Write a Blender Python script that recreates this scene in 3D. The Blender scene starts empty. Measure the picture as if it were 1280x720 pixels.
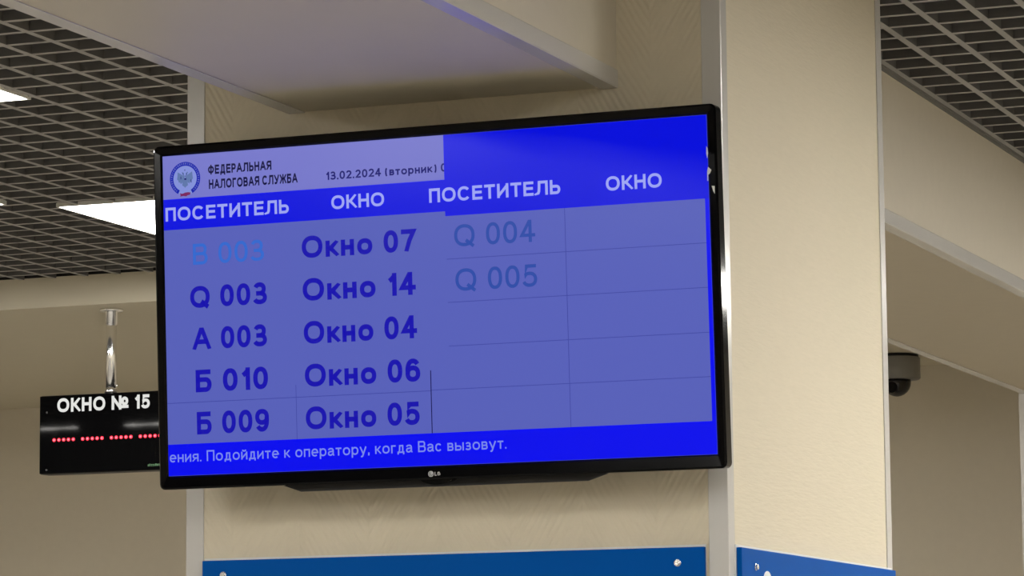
import bpy, bmesh, math, random
from mathutils import Matrix, Vector, Euler

sc = bpy.context.scene
COL = sc.collection
R = math.radians

# ------------------------------------------------------------------ camera, world, exposure
CAM_Z = 1.60                       # eye height; plan origin is under the camera
cam_d = bpy.data.cameras.new('camera')
cam = bpy.data.objects.new('camera', cam_d)
COL.objects.link(cam)
yaw, pitch, roll = R(-21.26583783), R(7.2925997), R(0.49971742)
fwd = Vector((math.sin(yaw) * math.cos(pitch), math.cos(yaw) * math.cos(pitch), math.sin(pitch)))
rgt = Vector((math.cos(yaw), -math.sin(yaw), 0))
dwn = -rgt.cross(fwd)
r2 = math.cos(roll) * rgt + math.sin(roll) * dwn
d2 = -math.sin(roll) * rgt + math.cos(roll) * dwn
rot = Matrix((r2, -d2, -fwd)).transposed()
cam.matrix_world = Matrix.Translation((0, 0, CAM_Z)) @ rot.to_4x4()
cam_d.sensor_width = 36.0
cam_d.lens = 36.0 * 4327.239 / 1280.0
cam_d.clip_start = 0.05
cam_d.clip_end = 100
sc.camera = cam

world = bpy.data.worlds.new('world')
sc.world = world
world.use_nodes = True
world.node_tree.nodes['Background'].inputs[0].default_value = (0.8, 0.85, 0.9, 1)
world.node_tree.nodes['Background'].inputs[1].default_value = 0.02

sc.view_settings.view_transform = 'Standard'
sc.view_settings.look = 'None'
sc.view_settings.gamma = 1.0
sc.view_settings.use_curve_mapping = False
sc.view_settings.exposure = 0.0

PANEL_POWER = 41.0                 # emission of the ceiling light diffusers
SCREEN_GAIN = 1.0


# ------------------------------------------------------------------ helpers
def lin(r, g, b):
    def f(c):
        c /= 255.0
        return c / 12.92 if c <= 0.04045 else ((c + 0.055) / 1.055) ** 2.4
    return (f(r), f(g), f(b), 1.0)


def pbr(name, col, rough=0.6, metal=0.0, spec=0.5, coat=0.0, coat_rough=0.1):
    m = bpy.data.materials.new(name)
    m.use_nodes = True
    b = m.node_tree.nodes['Principled BSDF']
    b.inputs['Base Color'].default_value = col
    b.inputs['Roughness'].default_value = rough
    b.inputs['Metallic'].default_value = metal
    b.inputs['Specular IOR Level'].default_value = spec
    b.inputs['Coat Weight'].default_value = coat
    b.inputs['Coat Roughness'].default_value = coat_rough
    return m


def noise_bump(m, scale=60.0, strength=0.15, dist=0.002, tint=0.0, stretch=(1, 1, 1)):
    nt = m.node_tree
    b = nt.nodes['Principled BSDF']
    tc = nt.nodes.new('ShaderNodeTexCoord')
    mp = nt.nodes.new('ShaderNodeMapping')
    mp.inputs['Scale'].default_value = stretch
    n = nt.nodes.new('ShaderNodeTexNoise')
    n.inputs['Scale'].default_value = scale
    n.inputs['Detail'].default_value = 4
    nt.links.new(tc.outputs['Object'], mp.inputs[0])
    nt.links.new(mp.outputs[0], n.inputs['Vector'])
    bp = nt.nodes.new('ShaderNodeBump')
    bp.inputs['Strength'].default_value = strength
    bp.inputs['Distance'].default_value = dist
    nt.links.new(n.outputs['Fac'], bp.inputs['Height'])
    nt.links.new(bp.outputs[0], b.inputs['Normal'])
    if tint:
        col = b.inputs['Base Color'].default_value[:]
        mx = nt.nodes.new('ShaderNodeMix')
        mx.data_type = 'RGBA'
        mx.inputs['A'].default_value = tuple(c * (1 - tint) for c in col[:3]) + (1,)
        mx.inputs['B'].default_value = tuple(min(1, c * (1 + tint)) for c in col[:3]) + (1,)
        nt.links.new(n.outputs['Fac'], mx.inputs['Factor'])
        nt.links.new(mx.outputs['Result'], b.inputs['Base Color'])
    return m


def glow(name, col, strength=1.0, rough=0.2, spec=0.10):
    m = pbr(name, (0.004, 0.004, 0.006, 1), rough, 0, spec)
    b = m.node_tree.nodes['Principled BSDF']
    b.inputs['Emission Color'].default_value = col
    b.inputs['Emission Strength'].default_value = strength
    return m


def box(bm, x0, x1, y0, y1, z0, z1, mi=0):
    v = [bm.verts.new(p) for p in ((x0, y0, z0), (x1, y0, z0), (x1, y1, z0), (x0, y1, z0),
                                   (x0, y0, z1), (x1, y0, z1), (x1, y1, z1), (x0, y1, z1))]
    fs = []
    for q in ((3, 2, 1, 0), (4, 5, 6, 7), (0, 1, 5, 4), (1, 2, 6, 5), (2, 3, 7, 6), (3, 0, 4, 7)):
        f = bm.faces.new([v[i] for i in q])
        f.material_index = mi
        fs.append(f)
    return fs


def cyl(bm, c, r, h, seg=32, axis='Z', r2_=None, mi=0):
    """closed cylinder/cone along axis, starting at c and going h along it"""
    r2_ = r if r2_ is None else r2_
    rings = []
    for k, rr in ((0, r), (1, r2_)):
        ring = []
        for i in range(seg):
            a = 2 * math.pi * i / seg
            p = (math.cos(a) * rr, math.sin(a) * rr, k * h)
            if axis == 'Y':
                p = (p[0], p[2], -p[1])
            elif axis == 'X':
                p = (p[2], p[0], p[1])
            ring.append(bm.verts.new((c[0] + p[0], c[1] + p[1], c[2] + p[2])))
        rings.append(ring)
    f = bm.faces.new(list(reversed(rings[0]))); f.material_index = mi
    f = bm.faces.new(rings[1]); f.material_index = mi
    for i in range(seg):
        j = (i + 1) % seg
        f = bm.faces.new((rings[0][i], rings[0][j], rings[1][j], rings[1][i]))
        f.material_index = mi
        f.smooth = True


def lathe(bm, prof, c=(0, 0, 0), seg=40):
    """surface of revolution about Z from (r, z) pairs"""
    rings = []
    for r, z in prof:
        rings.append([bm.verts.new((c[0] + r * math.cos(2 * math.pi * i / seg),
                                    c[1] + r * math.sin(2 * math.pi * i / seg), c[2] + z)) for i in range(seg)])
    for a, b in zip(rings, rings[1:]):
        for i in range(seg):
            j = (i + 1) % seg
            f = bm.faces.new((a[i], a[j], b[j], b[i]))
            f.smooth = True
    bm.faces.new(list(reversed(rings[0])))
    bm.faces.new(rings[-1])


def obj(name, bm, mats, parent=None, loc=None, bevel=0.0, fix=True, seg=2):
    if fix:
        bmesh.ops.recalc_face_normals(bm, faces=bm.faces)
    me = bpy.data.meshes.new(name)
    bm.to_mesh(me)
    bm.free()
    o = bpy.data.objects.new(name, me)
    COL.objects.link(o)
    for m in (mats if isinstance(mats, (list, tuple)) else [mats]):
        me.materials.append(m)
    if parent:
        o.parent = parent
    if loc:
        o.location = loc
    if bevel:
        md = o.modifiers.new('bevel', 'BEVEL')
        md.width = bevel
        md.segments = seg
        md.limit_method = 'ANGLE'
        md.angle_limit = R(40)
    return o


def structure(o):
    o['kind'] = 'structure'
    return o


def thing(name, label, cat, loc=(0, 0, 0), group=None):
    o = bpy.data.objects.new(name, None)
    o.empty_display_size = 0.05
    COL.objects.link(o)
    o.location = loc
    tag(o, label, cat, group)
    return o


def tag(o, label, cat, group=None):
    o['label'] = label
    o['category'] = cat
    if group:
        o['group'] = group
    return o


# ---- lettering: a small grotesque drawn as strokes; x and y run 0..1 between the stroke centres
def arc(cx, cy, rx, ry, a0, a1, n=16):
    out = []
    for i in range(n + 1):
        a = R(a0 + (a1 - a0) * i / n)
        c, s = math.cos(a), math.sin(a)
        k = (abs(c) ** 2.25 + abs(s) ** 2.25) ** (-1 / 2.25)     # slightly squared bowls
        out.append((cx + rx * c * k, cy + ry * s * k))
    return out


def oval(cx=0.5, cy=0.5, rx=0.5, ry=0.5):
    return ['o'] + arc(cx, cy, rx, ry, 0, 360, 36)[:-1]


def bowl(y0, y1, x0=0.0, r=0.36, x1=1.0):
    return [(x0, y1)] + arc(x1 - r, (y0 + y1) / 2, r, (y1 - y0) / 2, 90, -90, 14) + [(x0, y0)]


STEM, STEM_R, BAR_T = [(0, 0), (0, 1)], [(1, 0), (1, 1)], [(0, 1), (1, 1)]
SIX = [oval(0.5, 0.31, 0.5, 0.31), arc(0.52, 0.5, 0.52, 0.5, 38, 205, 20)]
# glyph: width in cap heights, strokes, cap-height scale ('x' for small letters)
G = {
    'П': (.78, [[(0, 0), (0, 1), (1, 1), (1, 0)]]), 'О': (.98, [oval()]), 'С': (.90, [arc(.5, .5, .5, .5, 38, 322, 30)]),
    'Е': (.70, [[(1, 1), (0, 1), (0, 0), (1, 0)], [(0, .52), (.93, .52)]]), 'Т': (.76, [BAR_T, [(.5, 1), (.5, 0)]]),
    'И': (.80, [STEM, STEM_R, [(0, .06), (1, .94)]]), 'Л': (.86, [[(.02, 0), (.13, .05), (.20, .2), (.23, .5), (.25, 1), (1, 1), (1, 0)]]),
    'Ь': (.72, [STEM, bowl(0, .56)]), 'Б': (.72, [[(0, 0), (0, 1), (.92, 1)], bowl(0, .57)]), 'В': (.74, [STEM, bowl(.52, 1, 0, .3, .93), bowl(0, .52)]),
    'Р': (.70, [STEM, bowl(.43, 1)]), 'К': (.74, [STEM, [(0, .5), (.36, .53), (.93, 1)], [(.34, .53), (1, 0)]]),
    'Н': (.78, [STEM, STEM_R, [(0, .53), (1, .53)]]), 'Ф': (.98, [oval(.5, .5, .5, .37), [(.5, -.04), (.5, 1.04)]]),
    'Д': (.88, [[(.04, -.2), (.04, 0), (.96, 0), (.96, -.2)], [(.16, 0), (.28, .3), (.32, 1), (.82, 1), (.82, 0)]]),
    'А': (.90, [[(0, 0), (.45, 1), (.55, 1), (1, 0)], [(.2, .32), (.8, .32)]]), 'Я': (.78, [STEM_R, [(1, .46)] + arc(.36, .73, .36, .27, 270, 90, 14) + [(1, 1)], [(.48, .46), (0, 0)]]),
    'Г': (.62, [[(0, 0), (0, 1), (1, 1)]]), 'У': (.82, [[(0, 1), (.52, .36)], [(1, 1), (.6, .25), (.5, .07), (.38, 0), (.12, 0)]]),
    'Ж': (1.1, [[(.5, 0), (.5, 1)], [(0, 1), (.27, .55), (.73, .55), (1, 1)], [(0, 0), (.3, .55)], [(1, 0), (.7, .55)]]),
    'Й': (.80, [STEM, STEM_R, [(0, .06), (1, .94)], arc(.5, 1.36, .3, .17, 180, 360, 10)]),
    'Q': (.98, [oval(), [(.58, .24), (1.02, -.10)]]), 'L': (.62, [[(0, 1), (0, 0), (1, 0)]]), 'G': (.9, [arc(.5, .5, .5, .5, 40, 320, 28) + [(1, .14), (1, .46), (.55, .46)]]),
    '0': (.66, [oval()]), '1': (.40, [STEM_R, [(0, .70), (.42, .79), (.88, .93)]]),
    '2': (.66, [arc(.5, .72, .48, .28, 168, -25, 18) + [(.5, .3), (.04, 0), (1, 0)]]),
    '3': (.66, [arc(.46, .75, .44, .25, 158, -90, 18), [(.3, .5), (.48, .5)], arc(.46, .25, .54, .25, 90, -158, 18)]),
    '4': (.68, [[(.74, 0), (.74, 1), (.66, 1), (0, .28), (1.04, .28)]]),
    '5': (.66, [[(.92, 1), (.2, 1), (.09, .5)] + arc(.46, .31, .54, .31, 128, -158, 20)]),
    '6': (.66, SIX), '9': (.66, [['o'] + [(1 - p[0], 1 - p[1]) for p in SIX[0][1:]], [(1 - p[0], 1 - p[1]) for p in SIX[1]]]),
    '7': (.66, [[(0, 1), (1, 1), (.6, .5), (.34, 0)]]),
    '.': (0, [[(0, 0), (0, 0.001)]]), ',': (0.02, [[(.8, .04), (.8, -.04), (0, -.2)]]), '(': (.36, [arc(1, .42, 1, .64, 115, 245, 12)]), ')': (.36, [arc(0, .42, 1, .64, 65, -65, 12)]),
    'в': (.58, [STEM, bowl(.52, 1, 0, .3, .93), bowl(0, .52)], 'x'), 'т': (.56, [BAR_T, [(.5, 1), (.5, 0)]], 'x'), 'о': (.70, [oval()], 'x'),
    'р': (.66, [[(0, 1), (0, -.42)], oval()], 'x'), 'н': (.60, [STEM, STEM_R, [(0, .52), (1, .52)]], 'x'), 'и': (.62, [STEM, STEM_R, [(0, .08), (1, .92)]], 'x'),
    'к': (.56, [STEM, [(0, .5), (.36, .53), (.93, 1)], [(.34, .53), (1, 0)]], 'x'), 'е': (.66, [[(0, .5), (1, .5)] + arc(.5, .5, .5, .5, 0, 312, 26)], 'x'),
    'я': (.60, [STEM_R, [(1, .44)] + arc(.36, .72, .36, .28, 270, 90, 12) + [(1, 1)], [(.5, .44), (0, 0)]], 'x'),
    'д': (.70, [[(.03, -.22), (.03, 0), (.97, 0), (.97, -.22)], [(.16, 0), (.28, .3), (.32, 1), (.82, 1), (.82, 0)]], 'x'),
    'й': (.62, [STEM, STEM_R, [(0, .08), (1, .92)], arc(.5, 1.42, .3, .2, 180, 360, 10)], 'x'), 'п': (.60, [[(0, 0), (0, 1), (1, 1), (1, 0)]], 'x'),
    'а': (.62, [arc(.46, .72, .46, .28, 165, 0, 12) + [(.92, .1), (1, 0)], [(.92, .62), (.5, .54)] + arc(.36, .27, .36, .27, 90, 270, 12) + [(.55, .02), (.92, .26)]], 'x'),
    'у': (.64, [[(0, 1), (.5, .04)], [(1, 1), (.5, -.1), (.38, -.36), (.24, -.42), (.06, -.4)]], 'x'), 'г': (.44, [[(0, 0), (0, 1), (1, 1)]], 'x'),
    'с': (.62, [arc(.5, .5, .5, .5, 38, 322, 26)], 'x'), 'ы': (.84, [STEM, STEM_R, bowl(0, .56, 0, .26, .68)], 'x'),
    'з': (.54, [arc(.46, .75, .44, .25, 158, -90, 14), [(.3, .51), (.48, .51)], arc(.46, .25, .52, .25, 90, -158, 14)], 'x'),
    '№': (1.34, [[(0, 0), (0, 1)], [(.53, 0), (.53, 1)], [(0, .97), (.53, .03)], oval(.86, .62, .16, .26), [(.68, .12), (1.04, .12)]]),
}
XH = 0.725


def ribbon(bm, pts, w, y, clip=(-9, 9)):
    closed = pts[0] == 'o'
    pts = [Vector(p) for p in (pts[1:] if closed else pts)]
    n = len(pts)
    L, Rr = [], []
    for i in range(n):
        a = pts[i - 1] if (i > 0 or closed) else None
        b = pts[(i + 1) % n] if (i < n - 1 or closed) else None
        d0 = (pts[i] - a).normalized() if a is not None else None
        d1 = (b - pts[i]).normalized() if b is not None else None
        if d0 is None:
            d0 = d1
        if d1 is None:
            d1 = d0
        n0, n1 = Vector((-d0.y, d0.x)), Vector((-d1.y, d1.x))
        m = n0 + n1
        m = n0 if m.length < 1e-6 else m.normalized()
        k = min(1.0 / max(m.dot(n0), 0.3), 1.9)
        for lst, sgn in ((L, 1), (Rr, -1)):
            p = pts[i] + m * (sgn * k * w / 2)
            lst.append(bm.verts.new((p.x, y, min(max(p.y, clip[0]), clip[1]))))
    for i in range(n if closed else n - 1):
        j = (i + 1) % n
        bm.faces.new((L[i], Rr[i], Rr[j], L[j]))


def lettering(name, body, mat, parent, u0, u1, v, cap, y, weight=0.19, extrude=0.0, gap=0.15):
    """text in the local XZ plane facing -Y, spanning u0..u1, baseline v, capital height cap"""
    w = weight
    x = 0.0
    strokes = []
    word = 0
    for ch in body:
        if ch == ' ':
            x += 0.40
            word += 1
            continue
        g = G[ch]
        wid = g[0] + (w - 0.13) * 0.6 if g[0] > 0.1 else g[0] + w
        H = XH if len(g) > 2 else 1.0
        for st in g[1]:
            q = []
            for p in st:
                q.append(p if p == 'o' else (x + w / 2 + p[0] * (wid - w), w / 2 + p[1] * (H - w)))
            if ch == '.':
                q = [(x + w / 2, 0), (x + w / 2, w)]
            else:
                # open ends reach the outline
                for e, nb in ((0, 1), (-1, -2)):
                    if q[0] == 'o':
                        break
                    d = Vector(q[e]) - Vector(q[nb])
                    if min(abs(d.x), abs(d.y)) < 1e-6:
                        q[e] = tuple(Vector(q[e]) + d.normalized() * w * 0.5)
                    elif st[e][1] in (0, 1):
                        k = w * 0.5 / abs(d.normalized().y) if abs(d.normalized().y) > 0.35 else 0
                        q[e] = tuple(Vector(q[e]) + d.normalized() * k)
            ys = [p[1] for p in st if p != 'o']
            strokes.append((word, q, (0.0, H) if ch != '.' and min(ys) >= 0 and max(ys) <= 1 else (-9, 9)))
        x += wid + gap
    xs = [p[0] for _, q, _c in strokes for p in q if p != 'o']
    x0, x1 = min(xs) - w / 2, max(xs) + w / 2
    sx = (u1 - u0) / (x1 - x0)
    made = []
    for k in range(word + 1):                       # one mesh per word
        bm = bmesh.new()
        for wd, q, clip in strokes:
            if wd == k:
                ribbon(bm, q, w, 0.0, clip)
        for p in bm.verts:
            p.co = (u0 + (p.co.x - x0) * sx, y, v + p.co.z * cap)
        bm.normal_update()
        for f in bm.faces:
            if f.normal.y > 0:
                f.normal_flip()
        if extrude:
            r = bmesh.ops.extrude_face_region(bm, geom=list(bm.faces))
            for e in r['geom']:
                if isinstance(e, bmesh.types.BMVert):
                    e.co.y -= extrude
        made.append(obj(name, bm, mat, parent, fix=False))
    return made


# ------------------------------------------------------------------ materials
def wallpaper(name, col, mode):
    """textured vinyl wallpaper: herringbone hatching or fine horizontal linen weave"""
    m = pbr(name, col, 0.62, 0, 0.35)
    nt = m.node_tree
    b = nt.nodes['Principled BSDF']
    tc = nt.nodes.new('ShaderNodeTexCoord')
    sep = nt.nodes.new('ShaderNodeSeparateXYZ')
    nt.links.new(tc.outputs['Object'], sep.inputs[0])

    def math_(op, a, bb=None):
        n = nt.nodes.new('ShaderNodeMath')
        n.operation = op
        for i, q in enumerate((a, bb)):
            if q is None:
                continue
            if isinstance(q, (int, float)):
                n.inputs[i].default_value = q
            else:
                nt.links.new(q, n.inputs[i])
        return n.outputs[0]
    nz = nt.nodes.new('ShaderNodeTexNoise')
    nt.links.new(tc.outputs['Object'], nz.inputs['Vector'])
    nz.inputs['Detail'].default_value = 3
    if mode == 'herringbone':
        nz.inputs['Scale'].default_value = 26
        pp = math_('PINGPONG', math_('ADD', sep.outputs['X'], 10.0), 0.12)
        t = math_('ADD', math_('MULTIPLY', pp, 1.7), sep.outputs['Z'])
        t = math_('ADD', t, math_('MULTIPLY', nz.outputs['Fac'], 0.012))
        wave = math_('SINE', math_('MULTIPLY', t, 2 * math.pi / 0.019))
        strength, dist = 0.42, 0.0014
        # only patches of the hatching are raised
        n2 = nt.nodes.new('ShaderNodeTexNoise')
        n2.inputs['Scale'].default_value = 9
        nt.links.new(tc.outputs['Object'], n2.inputs['Vector'])
        h = math_('MULTIPLY', wave, n2.outputs['Fac'])
    else:
        mp = nt.nodes.new('ShaderNodeMapping')
        mp.inputs['Scale'].default_value = (14, 14, 120)
        nt.links.new(tc.outputs['Object'], mp.inputs[0])
        nt.links.new(mp.outputs[0], nz.inputs['Vector'])
        nz.inputs['Scale'].default_value = 2.2
        nz.inputs['Detail'].default_value = 4
        h = nz.outputs['Fac']
        strength, dist = 0.22, 0.003
    bp = nt.nodes.new('ShaderNodeBump')
    bp.inputs['Strength'].default_value = strength
    bp.inputs['Distance'].default_value = dist
    nt.links.new(h, bp.inputs['Height'])
    nt.links.new(bp.outputs[0], b.inputs['Normal'])
    mx = nt.nodes.new('ShaderNodeMix')
    mx.data_type = 'RGBA'
    mx.inputs['A'].default_value = tuple(c * 0.95 for c in col[:3]) + (1,)
    mx.inputs['B'].default_value = tuple(min(1, c * 1.04) for c in col[:3]) + (1,)
    nt.links.new(nz.outputs['Fac'], mx.inputs['Factor'])
    nt.links.new(mx.outputs['Result'], b.inputs['Base Color'])
    return m


CREAM = (0.69, 0.62, 0.475, 1)
M_herring = wallpaper('cream_herringbone_wallpaper', CREAM, 'herringbone')
M_linen = wallpaper('cream_linen_wallpaper', CREAM, 'linen')
M_paint = noise_bump(pbr('cream_painted_plaster', (0.64, 0.585, 0.48, 1), 0.6, 0, 0.4), 35, 0.08, 0.002, 0.03)
M_soffit = noise_bump(pbr('pale_painted_soffit', (0.64, 0.585, 0.455, 1), 0.5, 0, 0.5), 14, 0.05, 0.002, 0.02)
M_under = noise_bump(pbr('tan_shaded_beam_underside', (0.47, 0.415, 0.315, 1), 0.6, 0, 0.4), 20, 0.05, 0.002, 0.03)  # yellower paint than the near soffit, darkened to stand in for weaker light
M_trim = noise_bump(pbr('white_plastic_corner_strip', (0.60, 0.585, 0.555, 1), 0.22, 0, 0.5), 30, 0.02, 0.001)
M_angle = noise_bump(pbr('grey_metal_wall_angle', (0.16, 0.155, 0.145, 1), 0.5, 0, 0.4), 40, 0.03, 0.001)
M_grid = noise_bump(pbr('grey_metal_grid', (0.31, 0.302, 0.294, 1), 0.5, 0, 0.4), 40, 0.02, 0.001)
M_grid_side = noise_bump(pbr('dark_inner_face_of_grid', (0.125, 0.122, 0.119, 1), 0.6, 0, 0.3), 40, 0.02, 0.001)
M_void = noise_bump(pbr('dark_ceiling_void', (0.02, 0.02, 0.02, 1), 0.9), 10, 0.1, 0.01)
M_floor = noise_bump(pbr('beige_floor_tile', (0.24, 0.222, 0.195, 1), 0.4), 8, 0.03, 0.002, 0.08)
M_black_gloss = pbr('black_gloss_plastic', (0.002, 0.002, 0.0025, 1), 0.08, 0, 0.13)
M_black_matt = noise_bump(pbr('black_matt_plastic', (0.012, 0.012, 0.013, 1), 0.45, 0, 0.4), 300, 0.05, 0.0005)
M_steel = noise_bump(pbr('painted_steel_bracket', (0.05, 0.05, 0.05, 1), 0.4, 0.6), 100, 0.03, 0.0005)
M_chrome = pbr('chrome', (0.95, 0.95, 0.96, 1), 0.2, 1.0)
M_blue = noise_bump(pbr('blue_acrylic_board', lin(0, 84, 170), 0.4, 0, 0.03), 20, 0.01, 0.0005)
M_white = noise_bump(pbr('white_board_backing', (0.74, 0.76, 0.76, 1), 0.4), 50, 0.02, 0.0005)
M_letter = noise_bump(pbr('white_vinyl_lettering', (0.85, 0.85, 0.84, 1), 0.4), 80, 0.02, 0.0005)
M_dot = pbr('dark_red_vinyl', lin(60, 8, 14), 0.4)
M_sign_black = pbr('black_acrylic_face', (0.002, 0.002, 0.0022, 1), 0.03, 0, 0.12)
M_sign_letter = glow('white_sign_lettering', lin(235, 235, 230), 0.9)
M_led_red = glow('lit_red_led', (1.0, 0.03, 0.06, 1), 2.2)
M_led_core = glow('lit_red_led_core', (1.0, 0.30, 0.36, 1), 1.4)
M_green = pbr('faint_green_print', lin(58, 92, 62), 0.4)
M_cam_grey = noise_bump(pbr('grey_camera_housing', (0.22, 0.215, 0.205, 1), 0.5), 60, 0.03, 0.0005)
M_cam_dome = pbr('black_camera_ball', (0.004, 0.004, 0.006, 1), 0.15)
M_badge = noise_bump(pbr('silver_badge_print', (0.62, 0.62, 0.64, 1), 0.35), 80, 0.02, 0.0003)
M_panel_frame = noise_bump(pbr('white_lamp_frame', (0.75, 0.74, 0.70, 1), 0.4), 30, 0.02, 0.0005)

# screen picture
LAV = lin(87, 96, 184)
M_scr = glow('lit_lavender_table', LAV, SCREEN_GAIN, 0.16)
M_scr_head = glow('lit_pale_heading', lin(116, 118, 200), SCREEN_GAIN, 0.16)
M_scr_blue = glow('lit_blue_band', lin(0, 10, 222), SCREEN_GAIN, 0.16)
M_scr_tick = glow('lit_ticker_blue', lin(0, 6, 238), SCREEN_GAIN, 0.16)
M_scr_pale = glow('lit_pale_lettering', lin(156, 164, 238), SCREEN_GAIN, 0.16)
M_scr_dim = glow('lit_ticker_lettering', lin(120, 134, 232), SCREEN_GAIN, 0.16)
M_scr_dark = glow('lit_dark_lettering', lin(10, 8, 62), SCREEN_GAIN, 0.16)
M_scr_date = glow('lit_navy_lettering', lin(18, 16, 110), SCREEN_GAIN, 0.16)
M_scr_navy = glow('lit_deep_blue_lettering', lin(22, 16, 172), SCREEN_GAIN, 0.16)
M_scr_sky = glow('lit_sky_blue_lettering', lin(52, 104, 205), SCREEN_GAIN, 0.16)
M_scr_slate = glow('lit_slate_blue_lettering', lin(46, 76, 166), SCREEN_GAIN, 0.16)
M_scr_line = glow('lit_table_line', lin(62, 70, 160), SCREEN_GAIN, 0.16)
M_scr_rule = glow('lit_dark_rule', lin(20, 18, 80), SCREEN_GAIN, 0.16)
M_scr_ring = glow('lit_emblem_blue', lin(10, 28, 168), SCREEN_GAIN, 0.16)
M_scr_field = glow('lit_emblem_field', lin(128, 142, 214), SCREEN_GAIN, 0.16)
M_scr_eagle = glow('lit_emblem_eagle', lin(92, 116, 168), SCREEN_GAIN, 0.16)
M_scr_red = glow('lit_emblem_ribbon', lin(120, 30, 90), SCREEN_GAIN, 0.16)

# ------------------------------------------------------------------ room
CEIL = CAM_Z + 1.31
FACE = 5.02                                   # pillar front face
PX0, PX1, PY1 = -2.519, -1.606, 5.965         # pillar
BX0, BX1, BZ = -2.337, -1.775, CAM_Z + 0.996  # beam over the pillar
BULK_Y, BULK_Z = 8.767, CAM_Z + 1.226         # lowered ceiling at the back
BACK = 11.48
QX0, QX1, QY0, QY1 = -2.347, -1.60, 10.24, 11.16   # far pillar
XL, XR, YN = -8.5, 4.6, -5.0

bm = bmesh.new(); box(bm, XL - 0.2, XR + 0.2, YN - 0.2, BACK + 0.2, -0.1, 0.0)
structure(obj('floor', bm, M_floor))
bm = bmesh.new(); box(bm, XL - 0.2, XR + 0.2, YN - 0.2, BACK + 0.2, CEIL + 0.45, CEIL + 0.55)
structure(obj('ceiling', bm, M_void))
for n, a in (('wall_back', (XL - 0.2, XR + 0.2, BACK, BACK + 0.2)), ('wall_near', (XL - 0.2, XR + 0.2, YN - 0.2, YN)),
             ('wall_left', (XL - 0.2, XL, YN, BACK)), ('wall_right', (XR, XR + 0.2, YN, BACK))):
    bm = bmesh.new(); box(bm, *a, 0.0, CEIL + 0.45)
    structure(obj(n, bm, M_paint))

# pillar carrying the screen: herringbone paper in front, linen on the sides
bm = bmesh.new()
fs = box(bm, PX0, PX1, FACE, PY1, 0.0, CEIL + 0.45)
for f, mi in zip(fs, (0, 0, 0, 1, 1, 1)):
    f.material_index = mi
structure(obj('wall_pillar', bm, [M_herring, M_linen], fix=False))
bm = bmesh.new(); box(bm, QX0, QX1, QY0, QY1, 0.0, CEIL + 0.45)
structure(obj('wall_far_pillar', bm, M_linen))


def corner_strip(name, x, y, dx, dy, z0, z1, w=0.0295, t=0.0022):
    """white L-section along a vertical corner; dx, dy point from the corner into the wall"""
    bm = bmesh.new()
    xa, xb = sorted((x - dx * t, x + dx * w))
    ya, yb = sorted((y - dy * t, y))
    box(bm, xa, xb, ya, yb, z0, z1)
    xa, xb = sorted((x - dx * t, x))
    ya, yb = sorted((y, y + dy * w))
    box(bm, xa, xb, ya, yb, z0, z1)
    return structure(obj(name, bm, M_trim, bevel=0.0012))


corner_strip('trim_1', PX0, FACE, 1, 1, 0, CEIL + 0.1)
corner_strip('trim_2', PX1, FACE, -1, 1, 0, CEIL + 0.1)
corner_strip('trim_3', PX1, PY1, -1, -1, 0, CEIL + 0.1)
corner_strip('trim_4', PX0, PY1, 1, -1, 0, CEIL + 0.1)
corner_strip('trim_5', QX0, QY0, 1, 1, 0, BZ)


# beam running over both pillars, in three lengths
def beam_length(name, y0, y1, ti, under):
    bm = bmesh.new()
    fs = box(bm, BX0, BX1, y0, y1, BZ, CEIL + 0.45)
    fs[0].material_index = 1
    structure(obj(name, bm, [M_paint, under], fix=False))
    for k, (x, d) in enumerate(((BX0, 1), (BX1, -1))):
        bm = bmesh.new()
        t, w = 0.002, 0.027
        xa, xb = sorted((x - d * t, x + d * w))
        box(bm, xa, xb, y0, y1, BZ - t, BZ)
        xa, xb = sorted((x - d * t, x))
        box(bm, xa, xb, y0, y1, BZ, BZ + w)
        structure(obj('trim_%d' % (ti + k), bm, M_trim, bevel=0.0012))


beam_length('wall_beam_near', YN, FACE, 6, M_soffit)
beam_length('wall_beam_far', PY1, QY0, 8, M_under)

# lowered ceiling over the service windows at the back left, and its opposite number on the right of the beam
bm = bmesh.new()
box(bm, XL, BX0, BULK_Y, BACK, BULK_Z, CEIL + 0.004)
structure(obj('ceiling_lowered', bm, M_soffit))
bm = bmesh.new()
box(bm, XL, BX0, BULK_Y + 0.004, BACK, CEIL + 0.004, CEIL + 0.45)
structure(obj('wall_void', bm, M_void))

# grey angle where the grid ceiling meets the beam on the right
for k, (y0, y1) in enumerate(((YN, FACE), (PY1, QY0))):
    bm = bmesh.new()
    box(bm, BX1, BX1 + 0.003, y0, y1, CEIL - 0.009, CEIL + 0.012)
    box(bm, BX1 + 0.003, BX1 + 0.007, y0, y1, CEIL - 0.002, CEIL)
    structure(obj('trim_%d' % (10 + k), bm, M_angle))


# open-cell grid ceiling
BAR, BARH = 0.0145, 0.06


def cut(lo, hi, gaps):
    out = [(lo, hi)]
    for a, b in gaps:
        nxt = []
        for p, q in out:
            if b <= p or a >= q:
                nxt.append((p, q))
                continue
            if a > p:
                nxt.append((p, a))
            if b < q:
                nxt.append((b, q))
        out = nxt
    return out


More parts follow.
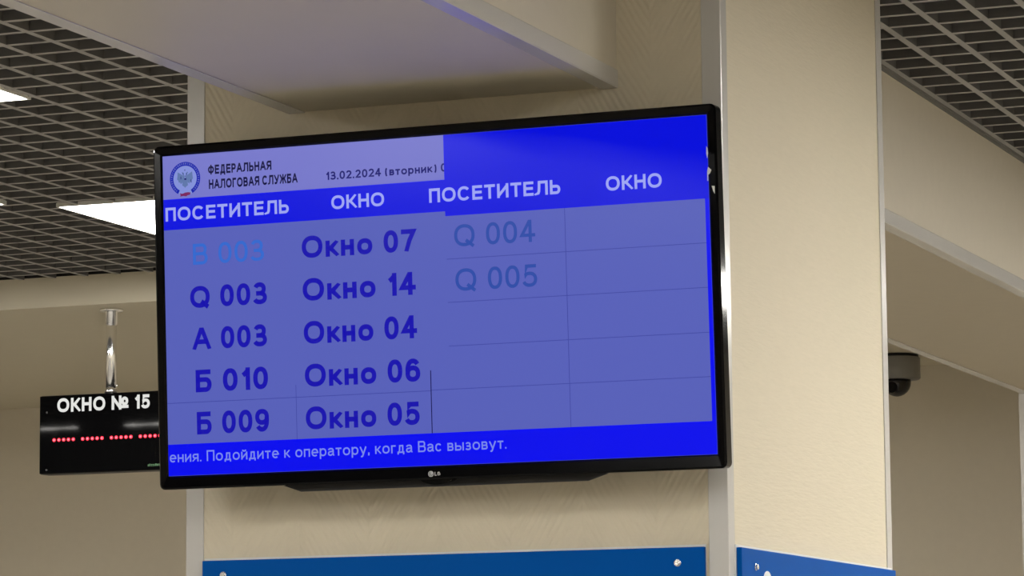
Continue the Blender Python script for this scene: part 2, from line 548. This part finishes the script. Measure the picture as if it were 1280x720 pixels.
def grid_ceiling(name, x0, x1, y0, y1, px, py, phx, phy, blocks):
    bm = bmesh.new()
    h = BAR / 2
    k = math.ceil((x0 - phx) / px)
    while phx + k * px < x1:
        x = phx + k * px
        k += 1
        for a, b in cut(y0, y1, [(c[2], c[3]) for c in blocks if c[0] - h < x < c[1] + h]):
            box(bm, x - h, x + h, a, b, CEIL, CEIL + BARH)
    k = math.ceil((y0 - phy) / py)
    while phy + k * py < y1:
        y = phy + k * py
        k += 1
        for a, b in cut(x0, x1, [(c[0], c[1]) for c in blocks if c[2] - h < y < c[3] + h]):
            box(bm, a, b, y - h, y + h, CEIL + 0.0004, CEIL + BARH - 0.0004)
    bm.normal_update()
    bmesh.ops.recalc_face_normals(bm, faces=bm.faces)
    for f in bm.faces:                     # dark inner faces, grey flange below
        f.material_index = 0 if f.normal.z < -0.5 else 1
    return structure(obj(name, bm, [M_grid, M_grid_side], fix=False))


PILLAR_GAP = (PX0 - 0.004, PX1 + 0.004, FACE - 0.004, PY1 + 0.004)
FAR_GAP = (QX0 - 0.004, QX1 + 0.004, QY0 - 0.004, QY1 + 0.004)

# ------------------------------------------------------------------ ceiling lights
LS = 0.60
lamps = [   # x0, y0, label, group
    (-4.155, 7.545, 'square lit ceiling panel above the hanging black sign, cut off by the screen', None),
    (-4.087, 5.622, 'lit ceiling panel at the left picture edge, right below the beam', None),
    (-4.848, 6.862, 'ceiling panel showing only its tiny bright corner at the far left edge', None),
]
for x, ys in ((-4.087, (2.10, 0.30, -1.62, -3.54)), (-0.27, (9.5, 7.55, 5.63)), (-0.40, (2.20, 0.40, -1.52, -3.44)),
              (2.6, (9.5, 7.55, 5.63, 2.20, 0.40, -1.52, -3.44)), (-6.3, (7.0,)), (-7.0, (0.30, -1.62))):  # lone panel farther left is added, unseen, to brighten the back left
    for y in ys:
        lamps.append((x, y, 'square lit ceiling panel in the waiting hall outside the picture', 'ceiling panels outside the picture'))

grid_ceiling('ceiling_grid_left', XL, BX0 - 0.001, YN, BULK_Y, 0.1045, 0.0985, -3.265, 5.821,
             [PILLAR_GAP] + [(x, x + LS, y, y + LS) for x, y, *_ in lamps])
grid_ceiling('ceiling_grid_right', BX1 + 0.003, XR, YN, BACK, 0.0955, 0.1027, -1.571, 6.344,
             [PILLAR_GAP, FAR_GAP] + [(x, x + LS, y, y + LS) for x, y, *_ in lamps])


def diffuser_material():
    """prismatic diffuser, brighter over each of its tubes"""
    m = pbr('lit_lamp_diffuser', (0.8, 0.8, 0.78, 1), 0.4)
    nt = m.node_tree
    b = nt.nodes['Principled BSDF']
    tc = nt.nodes.new('ShaderNodeTexCoord')
    sp = nt.nodes.new('ShaderNodeSeparateXYZ')
    nt.links.new(tc.outputs['Object'], sp.inputs[0])
    w = nt.nodes.new('ShaderNodeMath'); w.operation = 'MULTIPLY'
    w.inputs[1].default_value = 2 * math.pi / 0.14
    nt.links.new(sp.outputs['X'], w.inputs[0])
    s = nt.nodes.new('ShaderNodeMath'); s.operation = 'SINE'
    nt.links.new(w.outputs[0], s.inputs[0])
    mr = nt.nodes.new('ShaderNodeMapRange')
    mr.inputs['From Min'].default_value = -1
    mr.inputs['From Max'].default_value = 1
    mr.inputs['To Min'].default_value = PANEL_POWER * 0.75
    mr.inputs['To Max'].default_value = PANEL_POWER * 1.25
    nt.links.new(s.outputs[0], mr.inputs['Value'])
    b.inputs['Emission Color'].default_value = (1.0, 0.97, 0.915, 1)
    nt.links.new(mr.outputs[0], b.inputs['Emission Strength'])
    return m


M_diff = diffuser_material()
proto_lamp = None
for x, y, lab, grp in lamps:
    if proto_lamp is None:
        t = thing('ceiling_light', lab, 'ceiling light', (x, y, CEIL - 0.004))
        bm = bmesh.new()
        fw = 0.006
        for a in ((0, LS, 0, fw), (0, LS, LS - fw, LS), (0, fw, fw, LS - fw), (LS - fw, LS, fw, LS - fw)):
            box(bm, *a, 0.0, 0.010)
        box(bm, 0.002, LS - 0.002, 0.002, LS - 0.002, 0.010, 0.0115)
        fr = obj('lamp_frame', bm, M_panel_frame, t)
        bm = bmesh.new(); box(bm, fw, LS - fw, fw, LS - fw, 0.0015, 0.0085)
        df = obj('diffuser', bm, M_diff, t)
        proto_lamp = t
    else:
        t = proto_lamp.copy()
        COL.objects.link(t)
        t.location = (x, y, CEIL - 0.004)
        if 'group' in t:
            del t['group']
        tag(t, lab, 'ceiling light', grp)
        for ch in (fr, df):
            c = ch.copy()
            COL.objects.link(c)
            c.parent = t

# narrow strip lights farther left in the hall
for x0, x1 in ((-7.52, -7.07), (-6.84, -6.45)):
    t = thing('ceiling_light', 'narrow lit ceiling strip in the waiting hall outside the picture', 'ceiling light',
              (x0, 4.66, CEIL - 0.012), 'ceiling strips outside the picture')
    bm = bmesh.new(); box(bm, 0, x1 - x0, -0.022, 0.022, 0.003, 0.0115)
    obj('lamp_frame', bm, M_panel_frame, t)
    bm = bmesh.new(); box(bm, 0.005, x1 - x0 - 0.005, -0.016, 0.016, 0.0, 0.0028)
    obj('diffuser', bm, M_diff, t)

# ------------------------------------------------------------------ television
tv = thing('television', 'large black flat screen showing the blue queue table on the pillar', 'television',
           (-2.0338, 4.88, CAM_Z + 0.6584))
tv.rotation_euler = (R(2.8118), R(-0.0821), 0)
SW, SH = 0.9101, 0.5087
FL, FR_, FT, FB = -0.4700, 0.4700, 0.2702, -0.2755
# front frame: glossy border with a chamfer down to the glass
bm = bmesh.new()


def ring_verts(x0, x1, z0, z1, y, cr, n=5):
    vs = []
    for cx, cz, a0 in ((x1 - cr, z1 - cr, 0), (x0 + cr, z1 - cr, 90), (x0 + cr, z0 + cr, 180), (x1 - cr, z0 + cr, 270)):
        for k in range(n):
            a = R(a0 + 90.0 * k / (n - 1))
            vs.append(bm.verts.new((cx + cr * math.cos(a), y, cz + cr * math.sin(a))))
    return vs


hw, hh = SW / 2, SH / 2
rings = [ring_verts(-hw, hw, -hh, hh, 0.004, 0.0005), ring_verts(-hw, hw, -hh, hh, -0.0012, 0.0005),
         ring_verts(-hw - 0.0025, hw + 0.0025, -hh - 0.0025, hh + 0.0025, -0.0042, 0.001),
         ring_verts(FL + 0.003, FR_ - 0.003, FB + 0.003, FT - 0.003, -0.0052, 0.006),
         ring_verts(FL, FR_, FB, FT, -0.0022, 0.009), ring_verts(FL, FR_, FB, FT, 0.021, 0.009),
         ring_verts(FL + 0.004, FR_ - 0.004, FB + 0.004, FT - 0.004, 0.026, 0.008)]
for a, b in zip(rings, rings[1:]):
    for i in range(len(a)):
        j = (i + 1) % len(a)
        f = bm.faces.new((a[i], a[j], b[j], b[i]))
bm.faces.new(rings[-1])
obj('bezel', bm, M_black_gloss, tv)

# rear housing, wider hump in the lower middle
bm = bmesh.new()
prof = [(-0.40, 0.17), (0.40, 0.17), (0.43, 0.14), (0.43, -0.20), (0.36, -0.262), (0.285, -0.272), (0.24, -0.286),
        (-0.24, -0.286), (-0.275, -0.274), (-0.36, -0.262), (-0.43, -0.20), (-0.43, 0.14)]
a = [bm.verts.new((x, 0.026, z)) for x, z in prof]
b = [bm.verts.new((x * 0.97, 0.062, z * 0.985)) for x, z in prof]
c = [bm.verts.new((x * 0.90, 0.078, z * 0.93)) for x, z in prof]
for p, q in ((a, b), (b, c)):
    for i in range(len(p)):
        j = (i + 1) % len(p)
        bm.faces.new((p[i], p[j], q[j], q[i]))
bm.faces.new(a)
bm.faces.new(c)
obj('rear_housing', bm, M_black_matt, tv, bevel=0.003)

# nub under the badge
bm = bmesh.new()
n = 14
top = [bm.verts.new((-0.026 + 0.052 * i / n, 0.004, FB + 0.002)) for i in range(n + 1)]
topb = [bm.verts.new((-0.026 + 0.052 * i / n, 0.022, FB + 0.002)) for i in range(n + 1)]
low = [bm.verts.new((-0.026 + 0.052 * i / n, 0.004, FB - 0.0006 - 0.0075 * math.sin(math.pi * i / n) ** 0.8)) for i in range(n + 1)]
lowb = [bm.verts.new((-0.026 + 0.052 * i / n, 0.022, FB - 0.0006 - 0.0055 * math.sin(math.pi * i / n) ** 0.8)) for i in range(n + 1)]
for i in range(n):
    bm.faces.new((top[i], top[i + 1], low[i + 1], low[i]))
    bm.faces.new((low[i], low[i + 1], lowb[i + 1], lowb[i]))
    bm.faces.new((topb[i], lowb[i], lowb[i + 1], topb[i + 1]))
    bm.faces.new((top[i], topb[i], topb[i + 1], top[i + 1]))
bm.faces.new((top[0], low[0], lowb[0], topb[0]))
bm.faces.new((top[n], topb[n], lowb[n], low[n]))
obj('control_nub', bm, M_black_gloss, tv)

# wall bracket between housing and pillar
bm = bmesh.new()
for x in (-0.2, 0.2):
    box(bm, x - 0.015, x + 0.015, 0.072, 0.088, -0.15, 0.15)
    box(bm, x - 0.012, x + 0.012, 0.085, 0.124, 0.06, 0.09)
    box(bm, x - 0.012, x + 0.012, 0.085, 0.128, -0.09, -0.06)
box(bm, -0.26, 0.26, 0.118, 0.130, 0.05, 0.10)
box(bm, -0.26, 0.26, 0.121, 0.131, -0.10, -0.05)
obj('wall_bracket', bm, M_steel, tv)

# badge: grey disc with a face of letter strokes, and two letters
bm = bmesh.new(); cyl(bm, (-0.0048, -0.0050, -0.2669), 0.0045, -0.0006, 28, 'Y')
bd = obj('brand_badge', bm, M_badge, tv)
bm = bmesh.new()
box(bm, -0.0058, -0.0051, -0.00615, -0.0057, -0.2686, -0.2650)
box(bm, -0.0051, -0.0036, -0.00615, -0.0057, -0.2686, -0.2680)
for i in range(18):
    a0, a1 = R(90 + i * 15), R(90 + (i + 1) * 15)
    q = []
    for yy in (-0.00615, -0.0057):
        for rr, aa in ((0.0034, a0), (0.0034, a1), (0.0029, a1), (0.0029, a0)):
            q.append(bm.verts.new((-0.0048 + rr * math.cos(aa), yy, -0.2669 + rr * math.sin(aa))))
    bm.faces.new(q[:4]); bm.faces.new(q[4:])
    for e in range(4):
        f_ = (e + 1) % 4
        bm.faces.new((q[e], q[f_], q[4 + f_], q[4 + e]))
bm.normal_update()
obj('badge_mark', bm, M_black_matt, bd)
lettering('badge_lettering', 'LG', M_badge, bd, 0.0014, 0.0108, -0.2698, 0.0058, -0.0053, 0.21, 0.0002)

# three small white marks on the right border
bm = bmesh.new()
for pts in (((0.4545, 0.206), (0.4562, 0.203), (0.4568, 0.196), (0.4552, 0.188), (0.4540, 0.195)),
            ((0.4560, 0.175), (0.4610, 0.170), (0.4590, 0.1655), (0.4560, 0.163), (0.4558, 0.154), (0.4542, 0.154), (0.4545, 0.168)),
            ((0.4608, 0.146), (0.4655, 0.1455), (0.4652, 0.134), (0.4630, 0.138))):
    f0 = [bm.verts.new((x, -0.0056, z)) for x, z in pts]
    f1 = [bm.verts.new((x, -0.0046, z)) for x, z in pts]
    bm.faces.new(f0); bm.faces.new(f1)
    for i in range(len(pts)):
        j = (i + 1) % len(pts)
        bm.faces.new((f0[i], f0[j], f1[j], f1[i]))
o = obj('border_mark', bm, M_letter, tv)
o['label'] = 'small white marks on the right border'

# the glass with its picture
bm = bmesh.new(); box(bm, -hw + 0.0002, hw - 0.0002, -0.0008, 0.003, -hh + 0.0002, hh - 0.0002)
scr = obj('screen', bm, M_scr, tv)


def patch(name, mat, pts, layer, parent=scr):
    """a flat coloured area of the picture, on its own layer just in front of the glass"""
    y = -0.0008 - 0.00012 * layer
    bm = bmesh.new()
    bm.faces.new([bm.verts.new((x, y, z)) for x, z in pts])
    for f in bm.faces:
        if f.normal.y > 0:
            f.normal_flip()
    return obj(name, bm, mat, parent, fix=False)


def rect(x0, x1, z0, z1):
    return [(x0, z0), (x1, z0), (x1, z1), (x0, z1)]


EW, EH = hw - 0.0004, hh - 0.0004
patch('heading_panel', M_scr_head, rect(-EW, 0.029, 0.1845, EH), 1)
patch('heading_band', M_scr_blue, rect(-EW, 0.0285, 0.1358, 0.1848), 2)
patch('heading_block', M_scr_blue, rect(0.0285, EW, 0.1282, EH), 4)
patch('ticker_band', M_scr_tick, rect(-EW, EW, -EH, -0.2045), 2)
patch('side_margin', M_scr_tick, rect(0.4483, EW, -0.2046, 0.1283), 2)

lines = bmesh.new()


def strip(bm, x0, x1, z0, z1, y):
    bm.faces.new([bm.verts.new(p) for p in ((x0, y, z0), (x1, y, z0), (x1, y, z1), (x0, y, z1))])


Y1 = -0.0008 - 0.00012
for z in (0.0617, -0.005, -0.0722):
    strip(lines, 0.029, 0.4483, z - 0.0005, z + 0.0005, Y1)
strip(lines, -0.0024, 0.4483, -0.1389, -0.1379, Y1)
strip(lines, -EW, -0.0034, -0.1398, -0.1388, Y1)
strip(lines, 0.2237, 0.2247, -0.2045, 0.1282, Y1 - 0.00005)
strip(lines, -0.2311, -0.2302, -0.2045, -0.1200, Y1 - 0.00005)
obj('table_lines', lines, M_scr_line, scr, fix=False)
bm = bmesh.new(); strip(bm, -0.0034, -0.0019, -0.2045, -0.108, Y1 - 0.0001)
obj('column_rule', bm, M_scr_rule, scr, fix=False)

YT = -0.0008 - 0.00012 * 3
YT2 = -0.0008 - 0.00012 * 6
mm = 0.001
for name, body, mat, u0, u1, v, cap, bold, y in (
        ('heading_text', 'ПОСЕТИТЕЛЬ', M_scr_pale, -451.4, -235.9, 149.9, 21.8, 0.195, YT),
        ('heading_text', 'ОКНО', M_scr_pale, -162.8, -73.1, 150.8, 21.6, 0.195, YT),
        ('heading_text', 'ПОСЕТИТЕЛЬ', M_scr_pale, 2.5, 218.5, 150.4, 22.0, 0.195, YT2),
        ('heading_text', 'ОКНО', M_scr_pale, 292.1, 381.2, 149.6, 22.0, 0.195, YT2),
        ('title_text', 'ФЕДЕРАЛЬНАЯ', M_scr_dark, -374.8, -263.1, 220.2, 14.6, 0.225, YT),
        ('title_text', 'НАЛОГОВАЯ СЛУЖБА', M_scr_dark, -374.9, -219.3, 196.9, 15.0, 0.225, YT),
        ('date_text', '13.02.2024 (вторник) 0', M_scr_date, -171.1, 32.4, 197.4, 12.8, 0.195, YT),
        ('ticket_text', 'В 003', M_scr_sky, -407.0, -280.4, 78.0, 33.4, 0.15, YT),
        ('ticket_text', 'Q 003', M_scr_navy, -410.8, -277.0, 9.5, 34.6, 0.212, YT),
        ('ticket_text', 'А 003', M_scr_navy, -409.2, -278.5, -56.8, 34.9, 0.212, YT),
        ('ticket_text', 'Б 010', M_scr_navy, -407.9, -278.2, -123.9, 35.4, 0.212, YT),
        ('ticket_text', 'Б 009', M_scr_navy, -407.0, -278.1, -190.4, 35.6, 0.212, YT),
        ('window_text', 'Окно 07', M_scr_navy, -215.1, -21.8, 77.3, 34.8, 0.212, YT),
        ('window_text', 'Окно 14', M_scr_navy, -215.2, -19.9, 10.2, 35.4, 0.212, YT),
        ('window_text', 'Окно 04', M_scr_navy, -215.0, -19.9, -57.0, 35.5, 0.212, YT),
        ('window_text', 'Окно 06', M_scr_navy, -214.8, -19.9, -124.0, 35.7, 0.212, YT),
        ('window_text', 'Окно 05', M_scr_navy, -214.8, -20.4, -190.5, 35.7, 0.212, YT),
        ('ticket_text', 'Q 004', M_scr_slate, 42.3, 178.0, 80.0, 34.0, 0.15, YT),
        ('ticket_text', 'Q 005', M_scr_slate, 42.5, 177.8, 11.5, 34.4, 0.15, YT),
        ('ticker_text', 'ения. Подойдите к оператору, когда Вас вызовут.', M_scr_dim, -453.5, 119.0, -232.7, 17.0, 0.135, YT)):
    lettering(name, body, mat, scr, u0 * mm, u1 * mm, v * mm, cap * mm, y, bold)

# emblem: ring with a ribbon below and a double-headed bird inside
ec = (-0.4156, 0.2162)
RO, RI = 0.0268, 0.0206


def arc_pts(r, a0, a1, n=48):
    return [(ec[0] + r * math.cos(R(a0 + (a1 - a0) * i / n)), ec[1] + r * math.sin(R(a0 + (a1 - a0) * i / n))) for i in range(n + 1)]


em = patch('emblem', M_scr_field, arc_pts(RO - 0.0005, 0, 360)[:-1], 2)
bm = bmesh.new()
y = -0.0008 - 0.00012 * 3
po, pi_ = arc_pts(RO, -62, 242), arc_pts(RI, -62, 242)
for i in range(len(po) - 1):
    bm.faces.new([bm.verts.new((p[0], y, p[1])) for p in (po[i], po[i + 1], pi_[i + 1], pi_[i])])
obj('emblem_ring', bm, M_scr_ring, scr, fix=False)
bm = bmesh.new()
y = -0.0008 - 0.00012 * 4
for k in range(34):                       # pale marks running round the ring
    a = -50 + k * 8.5
    if 86 < a < 94:
        continue
    w = 2.4 if k % 3 else 1.4
    p = arc_pts(RI + 0.0047, a - w, a + w, 2) + list(reversed(arc_pts(RI + 0.0019, a - w, a + w, 2)))
    bm.faces.new([bm.verts.new((q[0], y, q[1])) for q in p])
obj('emblem_marks', bm, M_scr, scr, fix=False)
half = [(0, -0.0015), (0.0012, 0.004), (0.0018, 0.0085), (0.0046, 0.0105), (0.0058, 0.0090), (0.0040, 0.0078),
        (0.0036, 0.0048), (0.0078, 0.0076), (0.0128, 0.0104), (0.0132, 0.0050), (0.0140, -0.0010), (0.0118, -0.0030),
        (0.0110, -0.0062), (0.0088, -0.0060), (0.0076, -0.0088), (0.0044, -0.0062), (0.0050, -0.0112), (0.0022, -0.0128), (0, -0.0150)]
bm = bmesh.new()
for s in (-1, 1):
    bm.faces.new([bm.verts.new((ec[0] + s * x, y, ec[1] + 0.0005 + z)) for x, z in half])
obj('emblem_bird', bm, M_scr_eagle, scr, fix=False)
bm = bmesh.new()
y = -0.0008 - 0.00012 * 5
for x, z, w, h in ((0, 0.0137, 0.0012, 0.0022), (-0.0034, 0.0080, 0.0018, 0.0012), (0.0030, 0.0076, 0.0018, 0.0014),
                   (0.0006, -0.0006, 0.0034, 0.0028), (0.0002, 0.0040, 0.0012, 0.0014), (0.0108, -0.0044, 0.0012, 0.0052), (-0.0072, 0.0016, 0.0012, 0.0044)):
    strip(bm, ec[0] + x - w / 2, ec[0] + x + w / 2, ec[1] + z - h / 2, ec[1] + z + h / 2, y)
obj('emblem_detail', bm, M_scr_date, scr, fix=False)
patch('emblem_ribbon', M_scr_red, [(ec[0] + x, ec[1] + z) for x, z in
      ((-0.0102, -0.0228), (-0.0050, -0.0238), (0, -0.0222), (0.0050, -0.0218), (0.0098, -0.0226), (0.0082, -0.0262),
       (0.0040, -0.0268), (0.0018, -0.0284), (-0.0030, -0.0274), (-0.0092, -0.0280), (-0.0080, -0.0256))], 6)

# ------------------------------------------------------------------ blue boards on the pillar
def standoff(parent, p, axis):
    bm = bmesh.new()
    cyl(bm, (0, 0, 0), 0.0044, 0.005, 24, axis)
    cyl(bm, (0, 0, 0), 0.0058, 0.002, 24, axis)
    return obj('screw_cap', bm, M_chrome, parent, loc=p, bevel=0.0008)


TOP = CAM_Z + 0.2752
s1 = thing('information_board', 'blue information board below the screen on the front of the pillar', 'sign', (-2.0636, FACE, TOP - 0.6))
bm = bmesh.new(); box(bm, -0.4237, 0.4237, -0.003, -0.0003, -0.003, 0.6038)
obj('backing_panel', bm, M_white, s1)
bm = bmesh.new(); box(bm, -0.4237, 0.4237, -0.0115, -0.003, 0.0, 0.6)
obj('board', bm, M_blue, s1, bevel=0.0012)
for x in (-0.386, 0.3808):
    o = standoff(s1, (x, -0.0115, 0.5765), 'Y')
    o.rotation_euler = (0, 0, math.pi)
lettering('board_lettering', 'Й', M_letter, s1, 0.171, 0.208, 0.508, 0.034, -0.0116, 0.2, 0.0004)

s2 = thing('information_board', 'blue information board on the right side of the pillar, with white circle', 'sign', (PX1, 5.503, TOP - 0.6))
bm = bmesh.new(); box(bm, 0.0003, 0.003, -0.4545, 0.4545, -0.003, 0.6042)
obj('backing_panel', bm, M_white, s2)
bm = bmesh.new(); box(bm, 0.003, 0.0115, -0.4500, 0.4500, 0.0, 0.6)
obj('board', bm, M_blue, s2, bevel=0.0012)
for y in (-0.382, 0.40):
    standoff(s2, (0.0115, y, 0.5725), 'X')
bm = bmesh.new()
cy_, cz_, ro, ri = -0.320, 0.5425, 0.0262, 0.0125
N = 40
for i in range(N):
    a0, a1 = 2 * math.pi * i / N, 2 * math.pi * (i + 1) / N
    q = []
    for xx in (0.0122, 0.0114):
        for rr, aa in ((ro, a0), (ro, a1), (ri, a1), (ri, a0)):
            q.append(bm.verts.new((xx, cy_ + rr * math.cos(aa), cz_ + rr * math.sin(aa))))
    bm.faces.new(q[:4]); bm.faces.new(q[4:])
    bm.faces.new((q[0], q[1], q[5], q[4])); bm.faces.new((q[2], q[3], q[7], q[6]))
ic = obj('round_icon', bm, M_letter, s2)
bm = bmesh.new(); cyl(bm, (0.0113, cy_, cz_), 0.0125, 0.0007, 32, 'X')
obj('icon_centre', bm, M_dot, ic)

# ------------------------------------------------------------------ hanging window sign
HX, HY = -4.711, 8.88
HZ0, HZ1 = CAM_Z + 0.7500, CAM_Z + 0.9790
hs = thing('hanging_sign', 'black hanging sign with red lights on a chrome pole left of the screen', 'sign', (HX, HY, HZ0))
hwid, hht = 0.2125, HZ1 - HZ0
bm = bmesh.new(); box(bm, -hwid, hwid, -0.026, 0.03, 0.0, hht)
obj('sign_housing', bm, M_black_matt, hs, bevel=0.005, seg=3)
bm = bmesh.new(); box(bm, -hwid + 0.0015, hwid - 0.0015, -0.030, -0.026, 0.0015, hht - 0.0015)
face = obj('sign_face', bm, M_sign_black, hs, bevel=0.002)
lettering('sign_lettering', 'ОКНО № 15', M_sign_letter, face, -0.153, 0.150, 0.1787, 0.0405, -0.0301, 0.22, 0.0003)
k = 0
dot = None
for g in range(4):
    for j in range(5):
        x = -0.1625 + g * 0.0934 + j * 0.0157
        if dot is None:
            bm = bmesh.new(); cyl(bm, (0, -0.0300, 0), 0.0052, -0.0010, 16, 'Y')
            dot = obj('led_light', bm, M_led_red, face, loc=(x, 0, 0.0985))
            bm = bmesh.new(); cyl(bm, (0, -0.0309, 0), 0.0026, -0.0008, 12, 'Y')
            core = obj('led_core', bm, M_led_core, dot)
        else:
            d = dot.copy(); COL.objects.link(d); d.parent = face; d.location = (x, 0, 0.0985)
            c = core.copy(); COL.objects.link(c); c.parent = d
bm = bmesh.new()
rnd = random.Random(3)
x = 0.142
while x < 0.196:
    w = rnd.choice((0.0025, 0.004, 0.005))
    box(bm, x, x + w, -0.0306, -0.0299, 0.0115, 0.0115 + rnd.choice((0.006, 0.0075)))
    x += w + 0.0018
o = obj('green_print', bm, M_green, face)
o['label'] = 'tiny green print in the lower right corner'
for z in (0.0125, 0.1795):
    bm = bmesh.new(); cyl(bm, (-0.187, -0.0297, z), 0.003, -0.001, 16, 'Y')
    obj('screw', bm, M_steel, hs)
# pole with collar and ceiling flange
PL = BULK_Z - HZ1
bm = bmesh.new(); cyl(bm, (0.006, 0, hht - 0.003), 0.0155, PL + 0.001, 36)
pole = obj('pole', bm, M_chrome, hs)
bm = bmesh.new()
lathe(bm, [(0.0172, -0.045), (0.0172, -0.009), (0.019, -0.0085), (0.0325, -0.008), (0.034, -0.006), (0.034, -0.0004)], (0.006, 0, hht + PL))
obj('ceiling_flange', bm, M_chrome, pole)
bm = bmesh.new()
lathe(bm, [(0.0185, 0.0), (0.0185, 0.010), (0.0172, 0.012)], (0.006, 0, hht))
obj('pole_collar', bm, M_chrome, pole)
bm = bmesh.new(); cyl(bm, (0.020, -0.0, hht + 0.022), 0.0035, 0.008, 16, 'X')
obj('set_screw', bm, M_chrome, pole)

# ------------------------------------------------------------------ security camera under the lowered ceiling
sc_ = thing('security_camera', 'grey security camera with black ball under the ceiling right of the pillar', 'security camera', (-2.955, 11.10, BULK_Z))
bm = bmesh.new()
lathe(bm, [(0.070, -0.010), (0.073, -0.008), (0.073, -0.0005)])
obj('mounting_plate', bm, M_black_matt, sc_)
bm = bmesh.new()
lathe(bm, [(0.040, -0.083), (0.074, -0.083), (0.0785, -0.079), (0.0785, -0.013), (0.076, -0.0098)])
obj('camera_housing', bm, M_cam_grey, sc_)
bm = bmesh.new()
lathe(bm, [(0.047 * math.sin(R(a)), -0.092 - 0.047 * math.cos(R(a))) for a in (3, 15, 30, 45, 60, 75, 90, 101)])
ball = obj('camera_ball', bm, M_cam_dome, sc_)
bm = bmesh.new(); cyl(bm, (-0.005, -0.032, -0.112), 0.018, -0.018, 24, 'Y')
obj('camera_lens', bm, M_black_gloss, ball)
